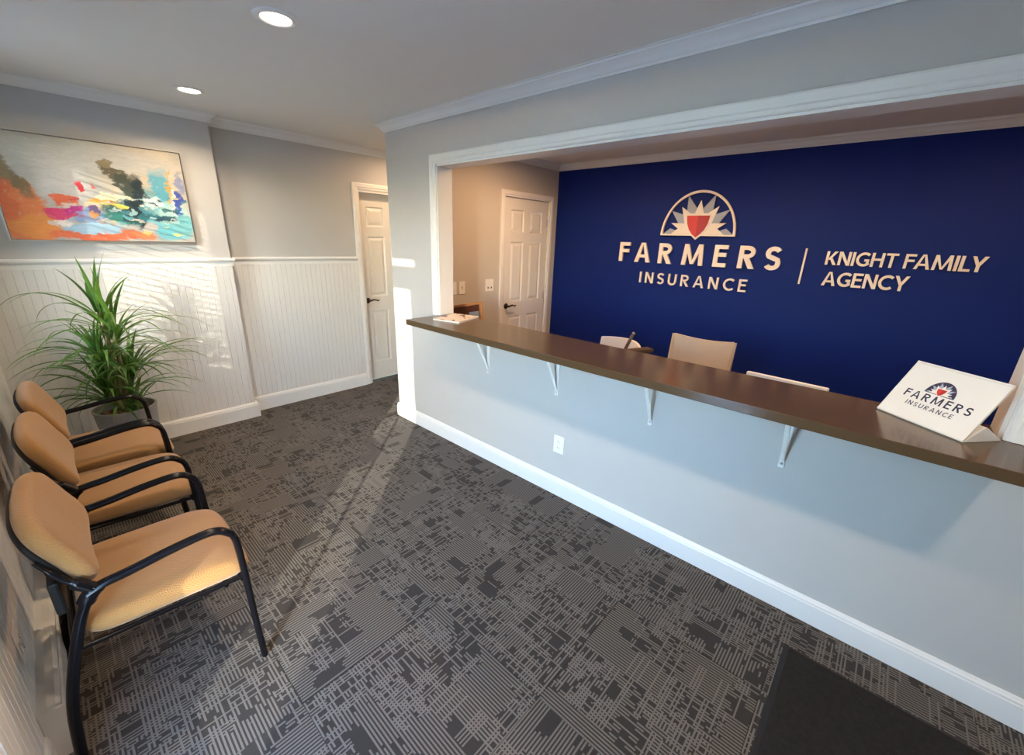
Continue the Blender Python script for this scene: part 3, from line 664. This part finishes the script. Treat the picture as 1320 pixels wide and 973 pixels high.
sg = thing('wall_sign', 'cream raised letter sign with sunburst shield emblem on the navy wall', 'sign', (0, YB-.003, 0)); sg.rotation_euler = (math.pi/2, 0, 0)
emblem(sg, 1.737, 1.72, 1.0, .020)
text_line(sg, 'FARMERS', .968, 2.478, 1.453, .192, .20, .022, 'cream', xs=[.970, 1.148, 1.402, 1.640, 1.930, 2.142, 2.352])
text_line(sg, 'INSURANCE', 1.23, 2.25, 1.250, .108, .155, .018, 'cream')
sg2 = thing('agency_sign', 'cream two line letter sign and slim upright bar on the right of the navy wall', 'sign', (0, YB-.003, 0)); sg2.rotation_euler = (math.pi/2, 0, 0)
MB().prism([(2.629, 1.357), (2.642, 1.357), (2.642, 1.64), (2.629, 1.64)], 0, .015).obj('divider_bar', 'cream', sg2)
text_line(sg2, 'KNIGHT FAMILY', 2.778, 3.652, 1.522, .101, .165, .018, 'cream', space=.20, sx=.95)
text_line(sg2, 'AGENCY', 2.788, 3.302, 1.362, .106, .165, .018, 'cream', sx=.95)

# white vinyl on the street door glass; the sun throws it on the wall end
def vinyl(name, mesh, x, z):
    o = link(name, mesh, dr, (x, YL-.0735, z)); o.rotation_euler = (math.pi/2, 0, math.pi); return o
vinyl('vinyl_number', glyph_mesh('2', .075, .15, .0006, 'plate'), 2.335, 1.965)
random.seed(3)
for z, x0, x1, h in ((1.60, 2.27, 2.50, .034), (1.44, 2.37, 2.45, .022), (1.24, 2.29, 2.43, .026)):
    m = MB(); x = x0
    while x < x1:
        w_ = random.uniform(.008, .018); m.box(x-x0, x-x0+w_*.4, 0, .0006, 0, h); m.box(x-x0, x-x0+w_, 0, .0006, h*random.choice((0, .4, .8)), h*.98); x += w_+.008
    o = m.obj('vinyl_lettering', 'plate', dr); o.location = (x0, YL-.0735, z)

# slanted counter sign
t = thing('counter_sign', 'white slanted sign holder with sunburst shield emblem on the brown counter', 'sign', (3.297, .043, 1.046), math.atan2(-.640, .768))
CW, CL = .289, .222; ang = math.atan2(.190, .116)
face = MB().bbox(0, CW, 0, CL, -.006, 0, .0015).obj('sign_panel', 'whiteplastic', t); face.rotation_euler = (ang, 0, 0); face.location = (0, 0, .0035)
MB().box(0, CW, 0, .006, .0002, .003).box(0, CW, CL-.006, CL, .0002, .003).box(0, .003, .006, CL-.006, .0002, .002).box(CW-.003, CW, .006, CL-.006, .0002, .002).obj('holder_lip', 'whiteplastic', face)
MB().prism([(0, 0), (.150, 0), (.150, .004), (.075, .050), (.070, .050), (.012, .006), (0, .004)], .0, CW).xf(Matrix(((0, 0, 1, 0), (1, 0, 0, 0), (0, 1, 0, 0), (0, 0, 0, 1)))).obj('base_foot', 'whiteplastic', t)
emblem(face, .137, .118, .135, .0012, wall=False, z0=.0004)
text_line(face, 'FARMERS', .040, .252, .082, .030, .17, .0006, 'navyprint', z0=.0004)
text_line(face, 'INSURANCE', .066, .218, .054, .0165, .14, .0006, 'navyprint', z0=.0004)

# ------------------------------------------------------------------ painting
t = thing('framed_painting', 'colourful abstract painting in a thin silver frame on the grey wall', 'painting', (XA, -2.128, 1.518), 0)
PW, PH = .955, .635
me = bpy.data.meshes.new('canvas'); me.from_pydata([(.026, .012, .012), (.026, PW-.012, .012), (.026, PW-.012, PH-.012), (.026, .012, PH-.012), (.006, .012, .012), (.006, PW-.012, .012), (.006, PW-.012, PH-.012), (.006, .012, PH-.012)], [], [(0, 1, 2, 3), (1, 5, 6, 2), (4, 0, 3, 7), (3, 2, 6, 7), (4, 5, 1, 0), (7, 6, 5, 4)])
uv = me.uv_layers.new()
for p in me.polygons:
    for li, vi in zip(p.loop_indices, p.vertices):
        v = me.vertices[vi].co; uv.data[li].uv = ((v.y-.012)/(PW-.024), (v.z-.012)/(PH-.024))
me.materials.append(MT['painting']); link('canvas', me, t)
for nm, a in (('frame_bar', (0, PW, 0, .008)), ('frame_bar', (0, PW, PH-.008, PH)), ('frame_bar', (0, .008, .008, PH-.008)), ('frame_bar', (PW-.008, PW, .008, PH-.008))):
    MB().box(.001, .034, *a).obj(nm, 'steel', t)

# ------------------------------------------------------------------ waiting room chairs
def smooth_path(pts, n=6):
    P = [Vector(p) for p in pts]; out = []
    for i in range(len(P)-1):
        a, b, c_, d = P[max(i-1, 0)], P[i], P[i+1], P[min(i+2, len(P)-1)]
        for k in range(n):
            u = k/n; out.append(.5*((2*b)+(c_-a)*u+(2*a-5*b+4*c_-d)*u*u+(3*b-a-3*c_+d)*u**3))
    return out+[P[-1]]
def cushion(nu, nv, W, D, T, place, r=.09, edge=.022, n_exp=4.5, dome=.006):
    """pillow-like slab: superellipse outline W x D, thickness T; place(x, y, t)"""
    m = MB(); N = 56; rings = []
    def outline(k):
        a = 2*math.pi*k/N; ca, sa = math.cos(a), math.sin(a)
        return (math.copysign(abs(ca)**(2/n_exp), ca), math.copysign(abs(sa)**(2/n_exp), sa))
    prof = []
    for j in range(6):
        a = math.pi/2*j/5; prof.append((1, edge*(1-math.sin(a)), T/2-edge*(1-math.cos(a)) if T/2 > edge else T/2*math.cos(a)))
    # from top centre outwards to rim then underside
    lv = [(.0, T/2+dome), (.35, T/2+dome*.9), (.7, T/2+dome*.5)]
    for s_, z_ in lv: rings.append([(outline(k)[0]*(W/2)*s_, outline(k)[1]*(D/2)*s_, z_) for k in range(N)])
    for j in range(7):
        a = math.pi*j/6; ins = edge*(1-math.sin(a)); zz = (T/2)*math.cos(a)
        rings.append([(outline(k)[0]*(W/2-ins), outline(k)[1]*(D/2-ins), zz) for k in range(N)])
    rings.append([(outline(k)[0]*W*.2, outline(k)[1]*D*.2, -T/2) for k in range(N)])
    for i, rg in enumerate(rings):
        m.v += [place(*p) for p in rg]
    for i in range(len(rings)-1):
        for k in range(N): m.f.append((i*N+k, i*N+(k+1) % N, (i+1)*N+(k+1) % N, (i+1)*N+k))
    m.f.append(tuple(range(N))); m.f.append(tuple((len(rings)-1)*N+k for k in range(N-1, -1, -1)))
    return m
def guest_chair(label, cx):
    """local: x across, y depth (front +y), origin on the floor below the seat; world y offset -2.0"""
    t = thing('guest_chair', label, 'chair', (cx, -2.0, 0), 0, 'tan guest chairs along the street wall'); Y = 2.0
    hw = .255
    def spl(y, z): # curvature of seat top
        return 0
    # seat: slight waterfall at the front
    def ps(x, y, tt):
        f = max(0, y-.08); u = (y+.23)/.46
        z = .452-.016*u+tt*(.86+.30*u) - 1.1*f*f*(1 if tt > 0 else .35)
        return (x, y+.04, z)
    cushion(1, 1, .478, .462, .070, ps, n_exp=7.5, edge=.026, dome=.005).obj('seat', 'fabric', t, smooth=60)
    MB().bbox(-.205, .205, -.13, .215, .397, .410, .004).obj('seat_pan', 'blackmatte', t)
    # back: leaning cushion wrapped a little, squarish corners
    def pb(x, v, tt):
        lean = math.radians(21); yv = -.184; zv = .722
        return (x, yv+.28*x*x+tt*math.cos(lean)-v*math.sin(lean), zv+v*math.cos(lean)+tt*math.sin(lean)-.55*max(0, abs(x)-.11)**2*(1 if v > 0 else 0))
    cushion(1, 1, .478, .272, .056, pb, n_exp=5.2, edge=.026, dome=.006).obj('backrest', 'fabric', t, smooth=60)
    def psn(x, v, tt): return pb(x, v-.010, tt-.031)
    cushion(1, 1, .466, .256, .018, psn, n_exp=5, edge=.008, dome=0).obj('back_shell', 'blackmatte', t, smooth=60)
    MB().bbox(-.235, .235, -.218, -.194, .548, .66, .008).obj('lumbar_panel', 'blackmatte', t)
    for s in (-1, 1):
        x = s*hw
        MB().tube(smooth_path([(x, Y-1.756, 0), (x, Y-1.762, .18), (x, Y-1.766, .40), (x, Y-1.772, .56), (x, Y-1.785, .605)]), .0135, .0115, 12).obj('leg', 'black', t, smooth=True)
        MB().tube(smooth_path([(x, Y-1.785, .605), (x, Y-1.815, .632), (x, Y-1.86, .640), (x, Y-1.95, .633), (x, Y-2.05, .619), (x, Y-2.11, .613), (x, Y-2.15, .600)]), .0175, .0125, 12).obj('armrest', 'black', t, smooth=True)
        MB().tube(smooth_path([(x, Y-2.125, .612), (x, Y-2.150, .585), (x, Y-2.184, .505), (x, Y-2.225, .366), (x, Y-2.254, .23), (x, Y-2.270, .08), (x, Y-2.276, 0)]), [.016]*8+[.0135]*29, [.022]*8+[.0145]*29, 12).obj('leg', 'black', t, smooth=True)
        MB().tube(smooth_path([(x, Y-2.130, .608), (x*.985, Y-2.160, .642), (x*.965, Y-2.186, .675), (x*.945, Y-2.206, .712), (x*.92, Y-2.222, .745)]), [.016]*8+[.010]*10+[.007]*7, [.017]*8+[.009]*10+[.006]*7, 12).obj('back_support', 'black', t, smooth=True)
        MB().tube(smooth_path([(x, Y-1.768, .402), (x*.95, Y-1.79, .400), (x*.92, Y-1.95, .402), (x*.92, Y-2.08, .408), (x*.96, Y-2.17, .420), (x, Y-2.205, .430)]), .008, .008, 10).obj('seat_rail', 'black', t, smooth=True)
    MB().tube([(-hw, Y-2.207, .43), (hw, Y-2.207, .43)], .010, .010, 10, ref=(0, 0, 1)).obj('stretcher', 'black', t, smooth=True)
    MB().tube([(-hw, Y-1.775, .398), (hw, Y-1.775, .398)], .009, .009, 10, ref=(0, 0, 1)).obj('stretcher', 'black', t, smooth=True)
    return t
guest_chair('tan upholstered armchair with black frame nearest the camera', 1.445)
guest_chair('middle tan upholstered armchair with black frame along the wall', .735)
guest_chair('farthest tan upholstered armchair with black frame beside the potted plant', .172)

# ------------------------------------------------------------------ plant
px_, py_ = -.43, -1.845
t = thing('potted_plant', 'tall green strap leaved plant in a grey and terracotta pot', 'plant', (px_, py_, 0))
pot = MB().lathe([(0, .0), (.125, .0), (.150, .28), (.151, .285)], 40).obj('pot_base', 'terra', t, smooth=True)
MB().lathe([(.151, .285), (.162, .455), (.166, .462), (.166, .474), (.154, .474), (.150, .43), (.138, .30), (.13, .288)], 40, closed=True).obj('pot', 'potgrey', t, smooth=True)
MB().lathe([(0, .436), (.05, .438), (.10, .432), (.150, .425), (.150, .40), (0, .40)], 32).obj('soil', 'soil', t, smooth=True)
for k in range(26):
    a = random.uniform(0, 6.28); r = random.uniform(.03, .125)
    m = MB().bbox(-.016, .016, -.008, .008, -.003, .003, .002)
    o = m.obj('wood_chip', 'chip', t); o.location = (r*math.cos(a), r*math.sin(a), .441-.1*r*.3); o.rotation_euler = (random.uniform(-.3, .3), random.uniform(-.3, .3), random.uniform(0, 6))
def leaf_mesh(L, e0, droop, wd, curl):
    """strap leaf along +x, rising at e0 then arching down"""
    n = 14; pos = [(0, 0)]; a = e0; vs = []; fs = []
    for i in range(n):
        u = (i+.5)/n; a = e0-droop*(u**curl); pos.append((pos[-1][0]+L/n*math.cos(a), pos[-1][1]+L/n*math.sin(a)))
    for i, (x, z) in enumerate(pos):
        u = i/n; w_ = wd*(.55+.9*u if u < .5 else 1.0)*(1-max(0, u-.35)**1.5*1.9); w_ = max(w_, .0006)
        b = pos[min(i+1, n)]; a_ = pos[max(i-1, 0)]; ln = math.hypot(b[0]-a_[0], b[1]-a_[1]); nx, nz = -(b[1]-a_[1])/ln, (b[0]-a_[0])/ln
        f = w_*.35
        vs += [(x+nx*f, -w_, z+nz*f), (x, 0, z), (x+nx*f, w_, z+nz*f)]
    for i in range(n): fs += [(3*i, 3*i+3, 3*i+4, 3*i+1), (3*i+1, 3*i+4, 3*i+5, 3*i+2)]
    me = bpy.data.meshes.new('leaf'); me.from_pydata(vs, [], fs); uvl = me.uv_layers.new()
    for p in me.polygons:
        p.use_smooth = True
        for li, vi in zip(p.loop_indices, p.vertices): uvl.data[li].uv = ((vi//3)/n, (vi % 3)/2)
    me.materials.append(MT['leaf']); return me
R_ = math.radians
UP = [leaf_mesh(.42, R_(84), R_(30), .0125, 1.4), leaf_mesh(.38, R_(76), R_(50), .012, 1.3), leaf_mesh(.32, R_(68), R_(40), .0125, 1.2), leaf_mesh(.36, R_(88), R_(20), .0115, 1.5)]
ARCH = [leaf_mesh(.62, R_(66), R_(120), .0105, 1.1), leaf_mesh(.56, R_(52), R_(98), .0105, 1.1), leaf_mesh(.58, R_(70), R_(140), .010, 1.2), leaf_mesh(.50, R_(42), R_(78), .0105, 1.1), leaf_mesh(.64, R_(58), R_(92), .010, 1.3)]
def rosette(c0, up, arch, sc, rz0=0., lean=(0, 0)):
    st = MB().tube([(c0[0]*.25, c0[1]*.25, .42), (c0[0]*.7, c0[1]*.7, .42+(c0[2]-.42)*.5), c0], [.017, .014, .012], None, 10).obj('stem', 'stem', t, smooth=True) if c0[2] > .5 else None
    for grp, n in ((UP, up), (ARCH, arch)):
        for k in range(n):
            me = random.choice(grp); o = link('leaf', me, t, (c0[0]+random.uniform(-.012, .012), c0[1]+random.uniform(-.012, .012), c0[2]-random.uniform(0, .10)))
            az = rz0+2*math.pi*(k+random.uniform(-.35, .35))/n
            s = sc*random.uniform(.78, 1.12)
            rx, ry = random.uniform(-.15, .15), random.uniform(-.10, .10); sy = random.uniform(.9, 1.25)
            if grp is ARCH and c0[2] < .75 and math.cos(az) > .2 and math.sin(az) < .75: s *= .72
            for _ in range(12):
                Mx = Matrix.Translation(o.location) @ Euler((rx, ry, az)).to_matrix().to_4x4() @ Matrix.Diagonal((s, sy, s, 1))
                pts = [Mx @ v.co for v in list(me.vertices)[::3]]
                if min(p.x for p in pts)+px_ > XA+.035 and min(p.y for p in pts)+py_ > YL+.04 and max(p.x for p in pts)+px_ < -.10: break
                s *= .9
            o.rotation_euler = (rx, ry, az); o.scale = (s, sy, s)
rosette((.02, .0, 1.12), 16, 5, .95)
rosette((.02, .04, .98), 12, 18, .95, .2)
rosette((.03, -.05, .82), 12, 32, .98, .4)
rosette((-.02, .06, .68), 12, 32, 1.0, .9)
rosette((.0, -.07, .62), 8, 26, 1.0, .7)
rosette((.0, -.02, .52), 12, 20, 1.0, .1)
rosette((.05, .05, .50), 10, 4, .8, .6)

# ------------------------------------------------------------------ entrance mat
t = thing('entrance_mat', 'black entrance mat on the carpet below the counter', 'mat', (3.243, -1.60, 0))
MB().bbox(0, .95, 0, 1.385, .0005, .004, .0015).obj('rubber_border', 'rubber', t)
MB().bbox(.020, .93, .020, 1.372, .004, .0095, .002).obj('mat_pile', 'mat', t)

# ------------------------------------------------------------------ things on and behind the counter
t = thing('magazine', 'magazine with photo cover lying on the left end of the counter', 'magazine', (.64, .085, 1.0455), R_(-39))
# local x along its long edge (towards the camera right)
MB().box(0, .225, -.0, .285, 0, .009).xf(Matrix.Translation((0, 0, 0))).obj('pages', 'paper', t)
MB().bbox(-.001, .226, -.001, .286, .0095, .0112, .0005).obj('cover', 'magazine', t)
for o in (t,): o.rotation_euler = (0, 0, R_(17)); o.location = (.770, -.165, 1.0455)

t = thing('wood_framed_stand', 'honey wood framed brochure stand with a dark red panel behind the magazine', 'stand', (.47, .42, .80), R_(4))
t.rotation_euler = (R_(-8), R_(-13), R_(6))
MB().bbox(-.22, -.195, -.012, .012, 0, .275, .003).obj('frame_post', 'wood', t); MB().bbox(.195, .22, -.012, .012, 0, .275, .003).obj('frame_post', 'wood', t)
MB().bbox(-.195, .195, -.012, .012, .252, .275, .003).obj('frame_rail', 'wood', t); MB().bbox(-.195, .195, -.012, .012, 0, .025, .003).obj('frame_rail', 'wood', t)
MB().box(-.195, .195, -.002, .006, .025, .252).obj('back_panel', 'darkwood', t)
MB().box(.07, .185, -.008, -.003, .04, .195).obj('leaflet', 'potgrey', t)

t = thing('work_desk', 'low brown work desk behind the counter', 'desk', (0, 0, 0))
MB().bbox(.30, 3.75, WT+.014, .72, .735, .76, .003).obj('desk_top', 'deskwood', t)
for x in (.32, 2.02, 3.70): MB().box(x, x+.03, WT+.03, .70, 0, .735).obj('desk_panel', 'deskwood', t)

t = thing('computer_monitor', 'white slim computer monitor seen from above behind the counter', 'monitor', (2.93, .42, .76), R_(-3))
MB().bbox(-.185, .185, -.015, .015, .0, .222, .005).xf(Matrix.Rotation(R_(-6), 4, 'X')).xf(Matrix.Translation((0, 0, .005))).obj('housing', 'whiteplastic', t)
MB().box(-.175, .175, .0155, .0165, .02, .212).xf(Matrix.Rotation(R_(-6), 4, 'X')).xf(Matrix.Translation((0, 0, .005))).obj('screen', 'screen', t)
MB().bbox(-.09, .09, -.06, .09, .0005, .006, .002).obj('foot', 'whiteplastic', t)

def star_base(t, mat='steel'):
    for k in range(5):
        a = 2*math.pi*k/5+.3; ca, sa = math.cos(a), math.sin(a)
        MB().tube([(0.02*ca, .02*sa, .10), (.15*ca, .15*sa, .085), (.29*ca, .29*sa, .07)], [.018, .015, .011], None, 8, ref=(0, 0, 1)).obj('base_leg', mat, t, smooth=True)
        MB().lathe([(0, -.011), (.027, -.011), (.03, -.006), (.03, .006), (.027, .011), (0, .011)], 16).xf(Matrix.Translation((.29*ca, .29*sa, .031)) @ Matrix.Rotation(a+math.pi/2, 4, 'Z') @ Matrix.Rotation(math.pi/2, 4, 'Y')).obj('caster', 'blackmatte', t, smooth=True)
    MB().lathe([(.03, .09), (.03, .25), (.02, .25), (.02, .43)], 16).obj('gas_lift', mat, t, smooth=True)
t = thing('office_chair', 'tan leather office chair with slim back behind the counter', 'chair', (2.29, 1.02, 0), R_(2))
star_base(t)
MB().bbox(-.23, .23, -.42, .03, .43, .485, .02).obj('seat', 'leather', t, smooth=True)
m = MB(); nx, nz = 12, 10
for side in (0, 1):
    for j in range(nz+1):
        v = j/nz
        for i in range(nx+1):
            u = i/nx*2-1; sag = .012*(1-u*u)*(1 if v > .98 else .3)
            m.v.append((u*.205, .02+.07*v+.035*(1-u*u)+side*.016, .50+v*.495-.022*(1-u*u)*(v**6)))
S1 = (nx+1)*(nz+1)
for j in range(nz):
    for i in range(nx):
        a = j*(nx+1)+i; m.f += [(a, a+1, a+nx+2, a+nx+1), (S1+a+1, S1+a, S1+a+nx+1, S1+a+nx+2)]
for i in range(nx): m.f += [(i+1, i, S1+i, S1+i+1), (nz*(nx+1)+i, nz*(nx+1)+i+1, S1+nz*(nx+1)+i+1, S1+nz*(nx+1)+i)]
for j in range(nz): m.f += [(j*(nx+1), (j+1)*(nx+1), S1+(j+1)*(nx+1), S1+j*(nx+1)), ((j+1)*(nx+1)+nx, j*(nx+1)+nx, S1+j*(nx+1)+nx, S1+(j+1)*(nx+1)+nx)]
m.obj('backrest', 'leather', t, smooth=50)
for s in (-1, 1):
    MB().tube(smooth_path([(s*.215, -.30, .45), (s*.215, -.02, .45), (s*.215, .03, .55), (s*.215, .098, .992)]), .011, .011, 10).obj('side_rail', 'leather', t, smooth=True)

t = thing('task_chair', 'white curved shell chair with dark arm pad behind the counter', 'chair', (1.66, 1.03, 0), R_(-22))
star_base(t, 'blackmatte')
MB().bbox(-.22, .22, -.36, .05, .43, .48, .02).obj('seat', 'darkbrown', t, smooth=True)
m = MB(); nx, nz = 16, 6
for side in (0, 1):
    for j in range(nz+1):
        v = j/nz
        for i in range(nx+1):
            u = i/nx*2-1; m.v.append((u*.235, .06+.05*v-.10*u*u+side*.022, .52+v*(.335+.018*(1-u*u))))
S1 = (nx+1)*(nz+1)
for j in range(nz):
    for i in range(nx):
        a = j*(nx+1)+i; m.f += [(a, a+1, a+nx+2, a+nx+1), (S1+a+1, S1+a, S1+a+nx+1, S1+a+nx+2)]
for i in range(nx): m.f += [(i+1, i, S1+i, S1+i+1), (nz*(nx+1)+i, nz*(nx+1)+i+1, S1+nz*(nx+1)+i+1, S1+nz*(nx+1)+i)]
for j in range(nz): m.f += [(j*(nx+1), (j+1)*(nx+1), S1+(j+1)*(nx+1), S1+j*(nx+1)), ((j+1)*(nx+1)+nx, j*(nx+1)+nx, S1+j*(nx+1)+nx, S1+(j+1)*(nx+1)+nx)]
m.obj('back_shell', 'shell', t, smooth=50)
MB().tube([(0, .10, .44), (0, .17, .52), (0, .145, .66)], .014, .014, 8).obj('back_post', 'blackmatte', t, smooth=True)
for s in (1,):
    MB().tube([(s*.225, -.1, .45), (s*.27, -.1, .52), (s*.285, -.06, .84)], .012, .012, 8).obj('arm_post', 'blackmatte', t, smooth=True)
    MB().bbox(s*.285-.04, s*.285+.04, -.18, .08, .84, .875, .012).obj('arm_pad', 'darkbrown', t, smooth=True)

t = thing('metal_rod', 'thin bronze rod with a knob rising behind the counter', 'rod', (1.875, .60, .76))
MB().lathe([(0, 0), (.055, 0), (.055, .008), (.012, .014), (0, .014)], 24).obj('rod_base', 'bronze', t, smooth=True)
MB().tube([(0, 0, .012), (.04, 0, .10), (.105, .0, .27)], [.013, .013, .011], [.007, .007, .006], 10).obj('rod', 'rod', t, smooth=True)
MB().lathe([(0, -.013), (.009, -.009), (.013, 0), (.009, .009), (0, .013)], 16, (.112, 0, .284)).obj('knob', 'rod', t, smooth=True)
